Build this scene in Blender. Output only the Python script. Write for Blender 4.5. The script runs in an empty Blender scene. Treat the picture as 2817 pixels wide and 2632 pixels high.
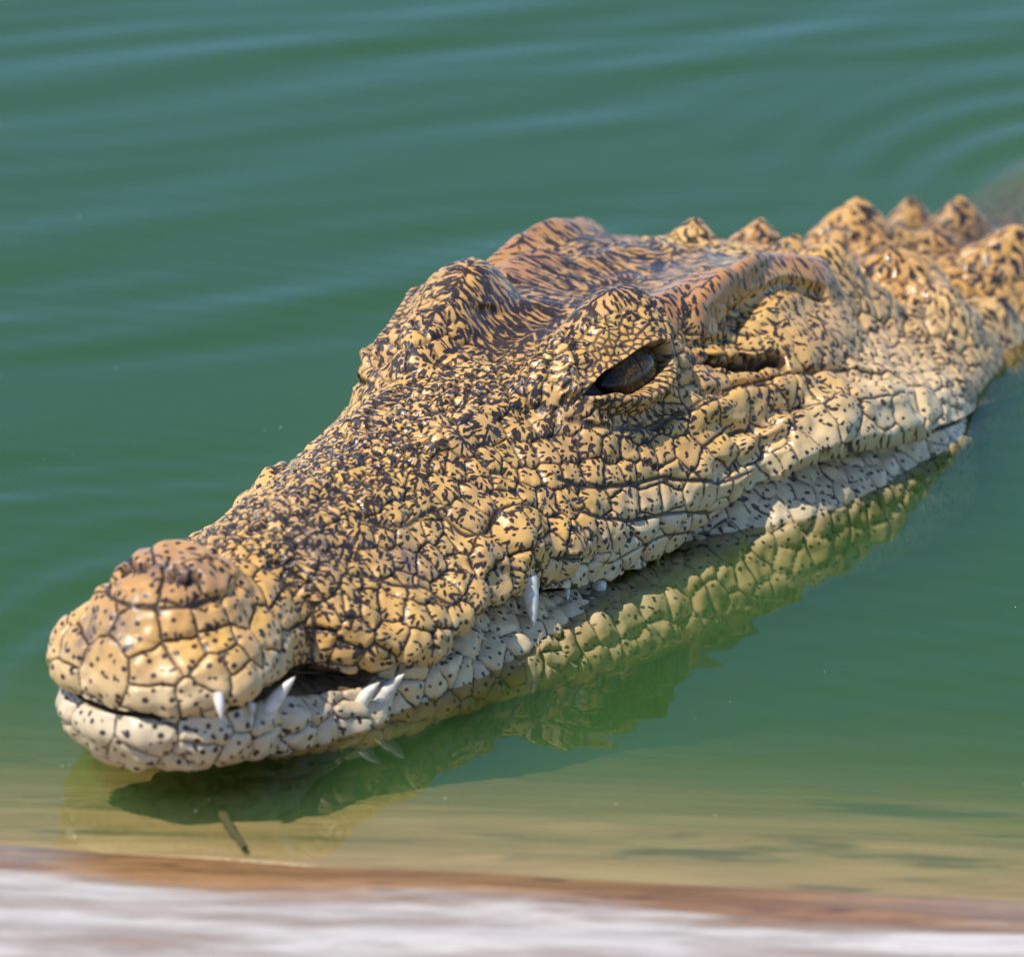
import bpy, math, random
import numpy as np
from mathutils import Vector, Matrix

sc = bpy.context.scene
R = math.radians
IW, IH = 2817.0, 2632.0                      # pixel grid the outlines below were read in

# ------------------------------------------------------------------ camera
CAM_ELEV, CAM_FOV = R(21.0), R(9.0)
CAM_D = 3.0 * math.tan(R(4)) / math.tan(CAM_FOV / 2)
FW = np.array([0, math.cos(CAM_ELEV), -math.sin(CAM_ELEV)])
RT = np.array([1.0, 0, 0]); UP = np.cross(RT, FW)
CPOS = np.array([0, 0, 0.04]) - CAM_D * FW
FPX = (IW / 2) / math.tan(CAM_FOV / 2)
cd = bpy.data.cameras.new('camera'); cam = bpy.data.objects.new('camera', cd)
sc.collection.objects.link(cam); sc.camera = cam
cam.location = CPOS; cam.rotation_euler = (math.pi / 2 - CAM_ELEV, 0, 0)
cd.sensor_fit = 'HORIZONTAL'; cd.sensor_width = 36; cd.angle = CAM_FOV
cd.clip_start = 0.05; cd.clip_end = 2000
cd.dof.use_dof = True; cd.dof.focus_distance = 2.64; cd.dof.aperture_fstop = 11.0
cd.dof.aperture_blades = 0

# ------------------------------------------------------------------ sky and sun
SUN_EL, SUN_AZ = R(62), R(238)               # azimuth from +Y, clockwise
wd = bpy.data.worlds.new('World'); sc.world = wd; wd.use_nodes = True
wn = wd.node_tree; bg = wn.nodes['Background']
sky = wn.nodes.new('ShaderNodeTexSky'); sky.sky_type = 'NISHITA'; sky.sun_disc = False
sky.altitude = 2500; sky.dust_density = 0; sky.ozone_density = 8; sky.air_density = 1.05; sky.sun_elevation = SUN_EL; sky.sun_rotation = SUN_AZ
wn.links.new(sky.outputs[0], bg.inputs[0]); bg.inputs[1].default_value = 0.15
sl = bpy.data.lights.new('sun', 'SUN'); sun = bpy.data.objects.new('sun', sl); sc.collection.objects.link(sun)
sl.energy = 3.9; sl.angle = R(0.5); sl.color = (1.0, 0.95, 0.87)
sdir = Vector((math.sin(SUN_AZ) * math.cos(SUN_EL), math.cos(SUN_AZ) * math.cos(SUN_EL), math.sin(SUN_EL)))
sun.rotation_euler = sdir.to_track_quat('Z', 'Y').to_euler()
vs = sc.view_settings; vs.view_transform = 'Standard'; vs.look = 'None'; vs.exposure = 0.62; vs.gamma = 1.0; vs.use_curve_mapping = False
sc.cycles.use_denoising = True

# ------------------------------------------------------------------ frames
HTH = R(62)
HX = np.array([math.cos(HTH), math.sin(HTH), 0]); HY = np.array([math.sin(HTH), -math.cos(HTH), 0]); HZ = np.array([0, 0, 1.0])
HO = np.array([-0.1518, -0.2296, 0])
def to_world(Q): return HO + Q[..., 0:1] * HX + Q[..., 1:2] * HY + Q[..., 2:3] * HZ
def proj(P):
    v = P - CPOS; z = v @ FW
    return np.stack([IW / 2 + FPX * (v @ RT) / z, IH / 2 - FPX * (v @ UP) / z, z], -1)
def px_on_z(px, py, z=0.0):
    d = FW * FPX + (px - IW / 2) * RT - (py - IH / 2) * UP
    return CPOS + d * (z - CPOS[2]) / d[2]

def pchip(x, y, xq):
    x = np.asarray(x, float); y = np.asarray(y, float)
    h = np.diff(x); d = np.diff(y) / h
    m = np.zeros_like(y)
    w1 = 2 * h[1:] + h[:-1]; w2 = h[1:] + 2 * h[:-1]
    ok = d[:-1] * d[1:] > 0
    with np.errstate(divide='ignore', invalid='ignore'):
        m[1:-1] = np.where(ok, (w1 + w2) / (w1 / d[:-1] + w2 / d[1:]), 0)
    m[0] = d[0]; m[-1] = d[-1]
    xq = np.clip(xq, x[0], x[-1]); i = np.clip(np.searchsorted(x, xq) - 1, 0, len(h) - 1)
    t = (xq - x[i]) / h[i]
    return ((2*t**3-3*t**2+1)*y[i] + (t**3-2*t**2+t)*h[i]*m[i] + (-2*t**3+3*t**2)*y[i+1] + (t**3-t**2)*h[i]*m[i+1])
def smooth01(t): t = np.clip(t, 0, 1); return t * t * (3 - 2 * t)

# ------------------------------------------------------------------ crocodile: base form
# sections of one half: X station, then (Y, Z) of dorsal midline ... upper lip (7 nodes)
UPT = {
 .000: [(0,.066),(.009,.066),(.019,.062),(.027,.055),(.034,.047),(.037,.040),(.035,.034)],
 .030: [(0,.070),(.012,.070),(.024,.065),(.034,.057),(.041,.047),(.044,.040),(.041,.034)],
 .055: [(0,.071),(.012,.070),(.024,.064),(.034,.056),(.041,.046),(.043,.038),(.040,.032)],
 .089: [(0,.071),(.011,.069),(.021,.064),(.029,.056),(.034,.045),(.036,.036),(.034,.028)],
 .107: [(0,.071),(.014,.069),(.027,.063),(.038,.054),(.046,.043),(.050,.031),(.048,.021)],
 .123: [(0,.071),(.016,.068),(.029,.060),(.041,.050),(.052,.039),(.060,.030),(.060,.021)],
 .145: [(0,.072),(.018,.068),(.032,.058),(.045,.047),(.056,.036),(.064,.027),(.065,.018)],
 .176: [(0,.073),(.018,.069),(.032,.060),(.045,.049),(.056,.038),(.064,.030),(.064,.022)],
 .213: [(0,.075),(.018,.071),(.033,.062),(.047,.051),(.059,.039),(.066,.028),(.064,.018)],
 .261: [(0,.077),(.018,.074),(.034,.066),(.049,.055),(.062,.041),(.071,.025),(.069,.006)],
 .307: [(0,.079),(.018,.078),(.035,.073),(.049,.063),(.068,.045),(.080,.023),(.075,.001)],
 .350: [(0,.082),(.018,.084),(.036,.086),(.053,.072),(.075,.049),(.089,.028),(.085,.010)],
 .390: [(0,.080),(.020,.081),(.042,.082),(.056,.066),(.082,.049),(.100,.036),(.103,.025)],
 .450: [(0,.075),(.025,.077),(.047,.079),(.063,.055),(.089,.042),(.110,.031),(.117,.016)],
 .500: [(0,.068),(.025,.068),(.046,.064),(.064,.047),(.090,.034),(.114,.022),(.124,.008)],
 .560: [(0,.050),(.022,.049),(.042,.043),(.062,.033),(.084,.021),(.103,.008),(.110,-.006)],
 .650: [(0,.022),(.022,.020),(.043,.014),(.062,.005),(.078,-.006),(.089,-.018),(.092,-.030)],
 .800: [(0,-.003),(.030,-.004),(.060,-.009),(.085,-.018),(.104,-.031),(.115,-.046),(.119,-.061)],
 1.10: [(0,-.020),(.040,-.021),(.080,-.027),(.112,-.040),(.135,-.058),(.148,-.078),(.152,-.095)],
 1.40: [(0,-.030),(.040,-.031),(.080,-.037),(.112,-.050),(.135,-.068),(.148,-.090),(.152,-.110)],
}
# mouth corner (inset, gap) then lower jaw nodes: lower lip, jaw side, jaw bottom, ventral midline
LOT = {
 .000: [(.022,.0325),(.034,.031),(.036,.022),(.027,.009),(0,.004)],
 .030: [(.024,.032),(.040,.030),(.043,.020),(.035,.006),(0,.002)],
 .055: [(.024,.028),(.041,.026),(.045,.015),(.038,.001),(0,-.004)],
 .089: [(.022,.022),(.042,.016),(.049,.008),(.044,-.006),(0,-.012)],
 .107: [(.030,.017),(.049,.013),(.056,.004),(.050,-.010),(0,-.016)],
 .123: [(.040,.019),(.053,.018),(.058,.006),(.053,-.012),(0,-.020)],
 .145: [(.048,.017),(.058,.0165),(.064,.004),(.059,-.014),(0,-.024)],
 .176: [(.046,.019),(.056,.019),(.069,.004),(.066,-.016),(0,-.029)],
 .213: [(.048,.015),(.056,.0145),(.075,-.001),(.073,-.021),(0,-.035)],
 .261: [(.052,.004),(.062,.003),(.082,-.007),(.081,-.030),(0,-.045)],
 .307: [(.058,-.001),(.067,-.002),(.087,-.011),(.087,-.036),(0,-.052)],
 .350: [(.068,.006),(.077,.005),(.096,-.010),(.095,-.038),(0,-.056)],
 .390: [(.088,.020),(.095,.019),(.112,-.002),(.107,-.036),(0,-.058)],
 .450: [(.106,.012),(.111,.011),(.127,-.008),(.117,-.042),(0,-.060)],
 .500: [(.121,.006),(.1225,.005),(.129,-.009),(.117,-.045),(0,-.062)],
 .560: [(.109,-.009),(.111,-.013),(.110,-.025),(.095,-.050),(0,-.064)],
 .650: [(.0921,-.025),(.092,-.030),(.088,-.045),(.070,-.062),(0,-.070)],
 .800: [(.1191,-.060),(.118,-.066),(.110,-.085),(.085,-.110),(0,-.125)],
 1.10: [(.152,-.096),(.151,-.104),(.140,-.130),(.105,-.160),(0,-.180)],
 1.40: [(.152,-.116),(.151,-.124),(.140,-.150),(.105,-.180),(0,-.200)],
}
XS = np.array(sorted(UPT))
ALLN = np.array([UPT[x] + LOT[x] for x in XS])             # stations x 12 nodes x 2
X0 = np.array([.026,.022,.015,.008,.004,.002,.003, .016, .004,.001,.008,.018])   # how far back each line starts at the tip

def half_grid(xs, nu, nm, nl):
    N = np.stack([np.stack([pchip(XS, ALLN[:, k, 0], xs), pchip(XS, ALLN[:, k, 1], xs)], -1) for k in range(12)], 1)
    xr = 0.036
    rnd = np.sqrt(np.clip(1 - (1 - np.clip(xs / xr, 0, 1)) ** 2.3, 0, 1))
    N[:, :, 0] *= (rnd * (.945 + .055 * smooth01((xs - .05) / .05)))[:, None]
    Xn = xs[:, None] + X0[None, :] * (1 - smooth01(xs / 0.085))[:, None]
    P = np.concatenate([Xn[..., None], N], -1)              # x, y, z of each node
    def cr(idx, n):                                         # Catmull-Rom along the section
        C = P[:, idx]; m = len(idx)
        ch = np.linalg.norm(np.diff(ALLN[:, idx], axis=1), axis=2).mean(0)
        cum = np.concatenate([[0], np.cumsum(ch)]); cum /= cum[-1]
        t = np.linspace(0, 1, n); seg = np.clip(np.searchsorted(cum, t, side='right') - 1, 0, m - 2)
        f = (t - cum[seg]) / (cum[seg + 1] - cum[seg])
        ext = np.concatenate([2 * C[:, :1] - C[:, 1:2], C, 2 * C[:, -1:] - C[:, -2:-1]], 1)
        if idx[0] == 0: ext[:, 0] = C[:, 1] * np.array([1, -1, 1])
        if idx[-1] == 11: ext[:, -1] = C[:, -2] * np.array([1, -1, 1])
        p0, p1, p2, p3 = ext[:, seg], ext[:, seg + 1], ext[:, seg + 2], ext[:, seg + 3]
        f = f[None, :, None]
        return 0.5 * (2*p1 + (p2-p0)*f + (2*p0-5*p1+4*p2-p3)*f*f + (3*p1-p0-3*p2+p3)*f**3)
    up = cr([0,1,2,3,4,5,6], nu); lo = cr([8,9,10,11], nl)
    a, b, c = P[:, 6:7], P[:, 7:8], P[:, 8:9]
    h = nm // 2
    f1 = np.linspace(0, 1, h + 2)[1:-1][None, :, None]; f2 = np.linspace(0, 1, nm - h + 1)[0:-1][None, :, None]
    return np.concatenate([up, a + (b - a) * f1, b + (c - b) * f2, lo], 1)

QUICK = False
k = 0.5 if QUICK else 1.0
t = np.linspace(0, 1, int(150 * k))
xs = np.concatenate([0.09 * t ** 1.9, np.linspace(.09, .62, int(700 * k))[1:], np.linspace(.62, .88, int(230 * k))[1:], np.linspace(.88, 1.4, int(50 * k))[1:]])
NEAR = half_grid(xs, int(330*k), int(24*k), int(100*k))
FAR = half_grid(xs, int(240*k), int(24*k), int(60*k)); FAR[..., 1] *= -1
nN, nF = NEAR.shape[1], FAR.shape[1]
GRID = np.concatenate([NEAR, FAR[:, ::-1][:, 1:-1]], 1)     # ring: dorsal midline -> near -> ventral -> far -> back up
GRID[:, 0, 1] = 0
nx, nv = GRID.shape[:2]
def bend(x):                                                # the neck and trunk swing towards the bank side
    return 0.06 * smooth01((x - .52) / .35)

def grid_normals(G):
    du = np.gradient(G, axis=0)
    Gp = np.concatenate([G[:, -1:], G, G[:, :1]], 1); dv = (Gp[:, 2:] - Gp[:, :-2])
    n = np.cross(du, dv); l = np.linalg.norm(n, axis=2, keepdims=True)
    n = n / np.maximum(l, 1e-12)
    n[0] = n[1]
    return n

def hash3(ix, iy, iz, seed):
    h = (ix * 374761393 + iy * 668265263 + iz * 2147483647 + seed * 1274126177) & 0xffffffff
    h = ((h ^ (h >> 13)) * 1274126177) & 0xffffffff
    return ((h ^ (h >> 16)) & 0xffff) / 65535.0
def vnoise(P, freq, seed=0):
    p = P * freq; i = np.floor(p).astype(np.int64); f = p - i; f = f * f * (3 - 2 * f)
    r = 0
    for dx in (0, 1):
        wx = f[..., 0] if dx else 1 - f[..., 0]
        for dy in (0, 1):
            wy = f[..., 1] if dy else 1 - f[..., 1]
            for dz in (0, 1):
                wz = f[..., 2] if dz else 1 - f[..., 2]
                r = r + wx * wy * wz * hash3(i[..., 0] + dx, i[..., 1] + dy, i[..., 2] + dz, seed)
    return r * 2 - 1

SC = GRID.copy()
def world_grid(G):
    Q = G.copy(); Q[..., 1] += bend(Q[..., 0]); return to_world(Q)
RB = 5.0                                                    # pixel bin for picking
def build_pick():
    global RAST, RW, RH
    n = grid_normals(SC); P = world_grid(SC)
    pr = proj(P.reshape(-1, 3))
    nw = n[..., 0:1] * HX + n[..., 1:2] * HY + n[..., 2:3] * HZ
    facing = ((CPOS - P) * nw).sum(-1).ravel() > 0
    RW, RH = int(IW / RB) + 40, int(IH / RB) + 2
    bx = (pr[:, 0] / RB).astype(int); by = (pr[:, 1] / RB).astype(int)
    ok = facing & (bx >= 0) & (bx < RW) & (by >= 0) & (by < RH)
    ids = np.where(ok)[0]; cell = by[ids] * RW + bx[ids]
    o = np.argsort(-pr[ids, 2], kind='stable')
    RAST = np.full(RW * RH, -1); RAST[cell[o]] = ids[o]     # nearest written last
def pick(px, py):
    bx, by = int(px / RB), int(py / RB)
    for r in range(0, 14):
        best = None
        for yy in range(by - r, by + r + 1):
            for xx in range(bx - r, bx + r + 1):
                if max(abs(xx - bx), abs(yy - by)) != r or not (0 <= xx < RW and 0 <= yy < RH): continue
                v = RAST[yy * RW + xx]
                if v >= 0:
                    dd = (xx - bx) ** 2 + (yy - by) ** 2
                    if best is None or dd < best[0]: best = (dd, v)
        if best: return SC.reshape(-1, 3)[best[1]].copy()
    return None
def picks(l): return np.array([pick(*p) for p in l])

def sub_line(P, n=6):                                       # smooth polyline
    P = np.asarray(P, float); t = np.arange(len(P)); tq = np.linspace(0, len(P) - 1, (len(P) - 1) * n + 1)
    return np.stack([pchip(t, P[:, k], tq) for k in range(P.shape[1])], 1)
def line_dist(Q, poly, reach):
    """distance to a polyline and position along it, for grid points near it; symmetric in Y"""
    S = Q.copy(); S[..., 1] = np.abs(S[..., 1])
    lo = poly.min(0) - reach; hi = poly.max(0) + reach
    m = np.all((S > lo) & (S < hi), -1)
    p = S[m]
    if not len(p): return m, np.zeros(0), np.zeros(0)
    best = np.full(len(p), 1e9); along = np.zeros(len(p))
    for i in range(len(poly) - 1):
        a, b = poly[i], poly[i + 1]; ab = b - a; L = max(ab @ ab, 1e-12)
        t = np.clip(((p - a) @ ab) / L, 0, 1)
        d = np.linalg.norm(p - (a + t[:, None] * ab), axis=1)
        u = d < best; best[u] = d[u]; along[u] = (i + t[u]) / (len(poly) - 1)
    return m, best, along
def fall(d, w): t = np.clip(1 - (d / w) ** 2, 0, 1); return t * t
def stroke(poly, w, h, direction=None, taper=True, mask=None, power=1.0):
    """raise (h>0) or groove (h<0) along a polyline in head coordinates"""
    poly = sub_line(poly)
    m, d, al = line_dist(SC, poly, w)
    if not m.any(): return
    f = fall(d, w) ** power
    if taper: f = f * smooth01(al / .12) * smooth01((1 - al) / .12)
    if mask is not None: mask[m] = np.maximum(mask[m], f)
    dirs = NRM[m] if direction is None else np.asarray(direction) * np.where(SC[m][:, 1:2] < 0, np.array([1, -1, 1]), 1)
    SC[m] += dirs * (h * f)[:, None]
def bump(c, r, h, direction=None, p=2.0, mask=None):
    """superelliptic swelling round head point c (mirrored)"""
    S = SC - 0; S[..., 1] = np.abs(S[..., 1])
    d = (np.abs((S - c) / r) ** p).sum(-1)
    m = d < 1
    f = np.zeros(d.shape); f[m] = (1 - d[m]) ** 2 * (1 + 2 * d[m])
    if mask is not None: mask[...] = np.maximum(mask, f)
    dirs = NRM[m] if direction is None else np.asarray(direction) * np.where(SC[m][:, 1:2] < 0, np.array([1, -1, 1]), 1)
    SC[m] += dirs * (h * f[m])[:, None]

# --- large forms
NRM = grid_normals(SC)
M_orange = np.zeros((nx, nv)); M_fine = np.zeros((nx, nv)); M_plate = np.zeros((nx, nv)); M_scute = np.zeros((nx, nv))
bump((.044, 0, .07), (.032, .032, .034), .0095, (0, 0, 1), p=3, mask=M_orange)          # nostril disc
bump((.078, 0, .07), (.016, .02, .03), -.003, (0, 0, 1), p=2)
bump((.020, 0, .055), (.025, .03, .03), .002, (-.6, 0, .6), p=2)
bump((.327, .041, .085), (.049, .027, .05), .0145, (0, .25, 1), p=4, mask=M_fine)        # eye swelling
bump((.335, 0, .082), (.045, .020, .04), -.006, (0, 0, 1))                              # hollow between the eyes
bump((.42, 0, .08), (.075, .026, .04), -.004, (0, 0, 1))
NRM = grid_normals(SC); build_pick()
stroke([(.383,.054,.072),(.40,.053,.075),(.43,.051,.079),(.455,.050,.080),(.475,.0505,.076),(.492,.053,.064),(.506,.056,.050)], .013, .009, (0, .35, 1), mask=M_orange)
stroke([(.375,.040,.085),(.40,.040,.083),(.43,.040,.081)], .020, .004, (0, 0, 1), mask=M_orange)
stroke([(.300,.030,.078),(.272,.026,.075),(.240,.022,.073),(.215,.019,.072)], .011, .0035)      # ridge in front of the eye
stroke([(.19,.0,.073),(.15,.0,.072),(.11,.0,.07)], .012, .0015)
NRM = grid_normals(SC); build_pick()
EAR = pick(2190, 890)
M_ear = np.zeros((nx, nv)); bump(EAR, (.052, .028, .030), .0095, p=2.4, mask=M_ear)
stroke(picks([(1990,905),(2050,840),(2120,785),(2190,805),(2240,850)]), .006, -.0042)
stroke(picks([(1835,915),(1890,945),(1955,948),(2000,930)]), .004, -.003)
# cheek folds
stroke(picks([(1870,1150),(1990,1105),(2100,1072),(2220,1050),(2330,1050)]), .009, .004)
stroke(picks([(1900,1095),(2000,1068),(2150,1036),(2330,1018),(2500,1045)]), .0045, -.0035)
stroke(picks([(1990,1190),(2090,1160),(2150,1115),(2240,1095)]), .006, -.004)
stroke(picks([(2090,1330),(2170,1268),(2300,1210),(2450,1180),(2590,1160)]), .010, .005)
stroke(picks([(1950,1305),(2060,1270),(2115,1220),(2190,1180)]), .006, -.004)
stroke(picks([(2240,1160),(2320,1110),(2420,1090),(2500,1100)]), .014, .004)
# lip lobes of the upper jaw and creases between them
for (x, y, r, h) in ((560,1880,.020,.003),(690,1830,.018,.003),(980,1740,.016,.0025),(1180,1720,.022,.004),(1290,1640,.016,.003),(1345,1525,.013,.003),(1440,1460,.016,.004),(1590,1480,.014,.002)):
    bump(pick(x, y), (r,) * 3, h)
NRM = grid_normals(SC); build_pick()
stroke(picks([(855,1815),(868,1720),(845,1640),(790,1570),(725,1530)]), .008, -.0045)
stroke(picks([(1355,1640),(1375,1590),(1395,1545)]), .010, -.003)
# eye: lids, front bar, opening
stroke(picks([(1535,870),(1543,940),(1553,1010),(1563,1060),(1570,1092)]), .0064, .0038, (-.2, .8, .5))
stroke(picks([(1578,1078),(1640,1028),(1700,990),(1760,955),(1812,930),(1848,938)]), .0042, .0032, (0, .9, .3))
stroke(picks([(1592,1098),(1660,1094),(1722,1104),(1790,1088),(1842,1045),(1864,1000)]), .0042, .0036, (0, .9, .3))
stroke(picks([(1630,1128),(1720,1146),(1800,1136),(1872,1090)]), .0045, -.0042)
stroke(picks([(1556,1154),(1624,1170),(1726,1178),(1807,1170),(1862,1143),(1916,1107)]), .003, -.002)
NRM = grid_normals(SC); build_pick()
EYE_PX = [(1608,1083),(1645,1044),(1668,1018),(1690,1004),(1725,980),(1762,957),(1797,937),(1822,933),(1846,946),(1852,980),(1838,1018),(1803,1054),(1764,1077),(1726,1083),(1695,1077),(1655,1087)]
EYE_Q = picks(EYE_PX); EYE_C = EYE_Q.mean(0)
_, _, vt = np.linalg.svd(EYE_Q - EYE_C); EN = vt[2] * (1 if vt[2][1] > 0 else -1)
def poly_in(px, py, poly):
    ins = np.zeros(px.shape, bool); j = len(poly) - 1
    for i in range(len(poly)):
        xi, yi = poly[i]; xj, yj = poly[j]
        c = ((yi > py) != (yj > py)) & (px < (xj - xi) * (py - yi) / (yj - yi + 1e-15) + xi)
        ins ^= c; j = i
    return ins
S = SC.copy(); S[..., 1] = np.abs(S[..., 1])
near_eye = np.linalg.norm(S - EYE_C, axis=-1) < .035
E2 = (EYE_Q - EYE_C) @ vt[:2].T
q2 = (S[near_eye] - EYE_C) @ vt[:2].T
ins = poly_in(q2[:, 0], q2[:, 1], E2)
dmin = np.full(len(q2), 1e9)
for i in range(len(E2)):
    a, b = E2[i - 1], E2[i]; ab = b - a
    tt = np.clip(((q2 - a) @ ab) / (ab @ ab), 0, 1); dmin = np.minimum(dmin, np.linalg.norm(q2 - (a + tt[:, None] * ab), axis=1))
sd = np.where(ins, dmin, -dmin)
push = .009 * smooth01((sd + .0003) / .0016)
SC[near_eye] -= push[:, None] * EN * np.where(SC[near_eye][:, 1:2] < 0, np.array([1, -1, 1]), 1)
M_lid = np.zeros((nx, nv)); M_lid[near_eye] = smooth01(1 - np.maximum(-sd - .001, 0) / .0035)
M_hole = np.zeros((nx, nv)); M_hole[near_eye] = smooth01(sd / .0015)
# ear slit
M_slit = np.zeros((nx, nv))
NRM = grid_normals(SC); build_pick()
stroke(picks([(1872,955),(1915,975),(1960,988),(2010,995),(2060,997),(2120,992),(2165,990)]), .0056, -.014, mask=M_slit, power=.6)
stroke(picks([(1860,935),(1950,958),(2030,970),(2110,975)]), .003, .0012)
# nostril slits on the disc
M_nos = np.zeros((nx, nv))
stroke([(.041,.004,.080),(.036,.008,.080),(.037,.013,.078),(.044,.016,.077)], .0034, -.005, mask=M_nos, power=.5)
stroke([(.018,.0,.076),(.024,.015,.074),(.036,.023,.070),(.052,.024,.068),(.066,.015,.07)], .004, -.0022)
# bony knobs behind the skull and on the neck, one by one (peak pixels)
KNOBS = [((1905,655),.015,.010),((2085,665),.014,.011),((2330,665),.028,.024),((2308,800),.028,.020),((2530,815),.027,.019),((2622,915),.028,.018),
         ((2745,910),.022,.015),((2775,775),.032,.027),((2180,690),.013,.008),((2420,760),.016,.009),((2440,860),.015,.008),((2420,660),.014,.008),((2560,680),.02,.010),((2480,640),.018,.018),((2620,640),.020,.018)]
for (p, r, h) in KNOBS:
    c = pick(*p)
    if c is None: continue
    d = np.linalg.norm((SC - c) * np.array([.8, 1, .6]), axis=-1); f = np.clip(1 - d / r, 0, 1); f = .55 * smooth01(f) + .45 * f ** 1.2
    SC += (np.array([.25, 0, 1]) * (h * f)[..., None]); M_scute = np.maximum(M_scute, smooth01(f * 1.6))
NRM = grid_normals(SC); NRM0 = NRM.copy(); build_pick()

# --- scales: hand-read plates first, then filler of the right grain
PLATES = [(272,1835),(175,1775),(440,1839),(394,1722),(485,1712),(580,1685),(507,1794),(589,1848),(444,1930),(530,1925),(688,1857),(670,1935),(756,1826),(612,1758),(688,1762),(743,1744),(797,1821),(806,1667),(657,1667),(652,1808),(845,1654),(381,1613),(507,1613),(589,1599),(258,1685),(236,1640),
(236,2016),(408,2039),(575,2010),(553,2080),(734,1985),(734,2048),(657,2084),(833,1968),(842,2030),(879,1945),(906,2015),(960,1958),(507,2115),(360,2090),
(981,1743),(877,1775),(949,1807),(1081,1752),(1153,1784),(1230,1775),(1153,1830),(1035,1815),(1017,1635),(1072,1657),(927,1657),(895,1617),(891,1680),(1158,1680),(1216,1675),(1275,1702),(1221,1617),(1271,1585),(1316,1621),(1054,1544),(1126,1544),(1171,1562),(986,1558),(940,1526),(913,1571),(1004,1598),(1117,1467),(986,1454),(1058,1454),(1198,1463),(1144,1454),(1230,1494),(1262,1481),(1203,1526),(1094,1408),(1162,1381),(1221,1331),(1293,1408),(1312,1363),(1343,1526),(1434,1458),(1321,1309),(1389,1322),(1402,1367),(1456,1363),(1506,1377),(1561,1377),(1642,1367),(1456,1300),(1515,1300),(1588,1481),(1529,1490),(1547,1454),(1669,1481),(1497,1544),(1570,1567),(1524,1576),(1479,1603),(1651,1567),(1601,1605),(1384,1598),
(1253,1840),(1298,1757),(1366,1807),(1398,1698),(1447,1775),(1520,1766),(1570,1766),(1524,1721),(1579,1675),(1470,1816),(1533,1808),(1280,1866),(1207,1888),(1140,1905),(1063,1928),(963,1990),(1330,1870),(1416,1848),(1117,1950),(1660,1712),(1615,1734),
(1624,1215),(1685,1230),(1735,1240),(1780,1243),(1828,1236),(1896,1236),(1943,1161),(1638,1297),(1692,1311),(1998,1249),(1970,1290),(2079,1215),(2038,1134),(2127,1209),(2167,1256),(2120,1283),(2086,1317),(2031,1338),(1998,1351),(1964,1358),(1916,1358),(1855,1372),(1801,1378),(1733,1372),(1692,1467),(1597,1473),(1794,1453),(1862,1433),(1923,1453),(1984,1426),(2031,1399),(1651,1562),(1746,1528),(1807,1507),(1875,1487),(1577,1300),(1860,1300),
(2276,1249),(2351,1263),(2391,1263),(2446,1229),(2514,1229),(2228,1297),(2303,1297),(2357,1304),(2269,1338),(2215,1358),(2323,1351),(2276,1378),(2160,1358),(2201,1399),(2106,1392),(2072,1378),(2133,1392),(2412,1304),(2459,1283),(2500,1270),(2378,1331),(2147,1426),(2099,1426),(2011,1507),(1940,1540),(1880,1590),(1800,1650),(1730,1690),
(1240,975),(1180,1000),(1490,1150),(1430,1165),(1340,1170),(1270,1200),(1560,1160),(1560,1230),(2090,850),(2180,880),(2270,890),(2230,960),(2130,930),(1950,1040),(2060,1030),(2180,1015),(2300,1000),(2240,1150),(2330,1130),(2420,1130),(2500,1130),(2380,1060),(2560,1100)]
CREASES = [[(925,1386),(974,1418),(1046,1435),(1123,1443),(1155,1418),(1203,1394),(1239,1427),(1283,1467),(1344,1459),(1368,1402),(1400,1386),(1457,1390),(1497,1402)],
 [(990,1571),(1050,1592),(1102,1608),(1175,1612),(1215,1644),(1263,1652),(1304,1583)],
 [(1583,1399),(1631,1419),(1699,1426),(1753,1433),(1821,1419),(1889,1412),(1943,1419),(2011,1392),(2052,1372)],
 [(1536,1317),(1590,1331),(1685,1338),(1740,1331),(1821,1311),(1875,1317),(1943,1324),(1998,1324),(2052,1304),(2079,1297)],
 [(1549,1535),(1604,1541),(1699,1541),(1767,1507),(1821,1480),(1875,1467),(1943,1467),(1998,1426)],
 [(1556,1154),(1624,1168),(1726,1175),(1807,1168),(1862,1141),(1916,1107),(2000,1070),(2150,1036),(2330,1018)],
 [(855,1815),(868,1720),(845,1640)],[(320,1640),(360,1660),(450,1668),(540,1660),(600,1640)]]
rng = np.random.default_rng(7)
man = picks(PLATES)
def grain(Q):
    """filler spacing (m) wanted at head points"""
    X, Y, Z = Q[:, 0], np.abs(Q[:, 1]), Q[:, 2]
    g = np.full(len(Q), .0058)
    g = np.where(X < .08, .019, g)
    g = np.where((X > .10) & (X < .30) & (Y < .03) & (Z > .04), .0052, g)
    g = np.where((X > .36) & (X < .50) & (Y < .052) & (Z > .06), .013, g)     # skull plates
    g = np.where((X > .50), .0074, g)
    g = np.where((X > .62), .0085, g)
    g = np.where(Z < .0, .0085, g)
    return g
flatQ = SC.reshape(-1, 3); fine = M_fine.reshape(-1); eyeD = None
S = SC.copy(); S[..., 1] = np.abs(S[..., 1])
dE = np.linalg.norm(S - EYE_C, axis=-1).reshape(-1)
cand = rng.choice(len(flatQ), 60000, replace=False)
g_all = grain(flatQ[cand])
orbit = smooth01(1 - (dE[cand] - .018) / .012)
g_all = g_all * (1 - orbit) + .0023 * orbit
bigbrow = (M_orange.reshape(-1)[cand] > .35)
g_all = np.where(bigbrow & (flatQ[cand][:, 0] > .2), .012, g_all)
acc = []; cellsz = .004; hashg = {}
def near_ok(p, r):
    k = int(r / cellsz) + 1; c = np.floor(p / cellsz).astype(int)
    for a in range(-k, k + 1):
        for b in range(-k, k + 1):
            for d in range(-k, k + 1):
                for q in hashg.get((c[0] + a, c[1] + b, c[2] + d), ()):
                    if (q[0]-p[0])**2 + (q[1]-p[1])**2 + (q[2]-p[2])**2 < r * r: return False
    return True
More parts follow.
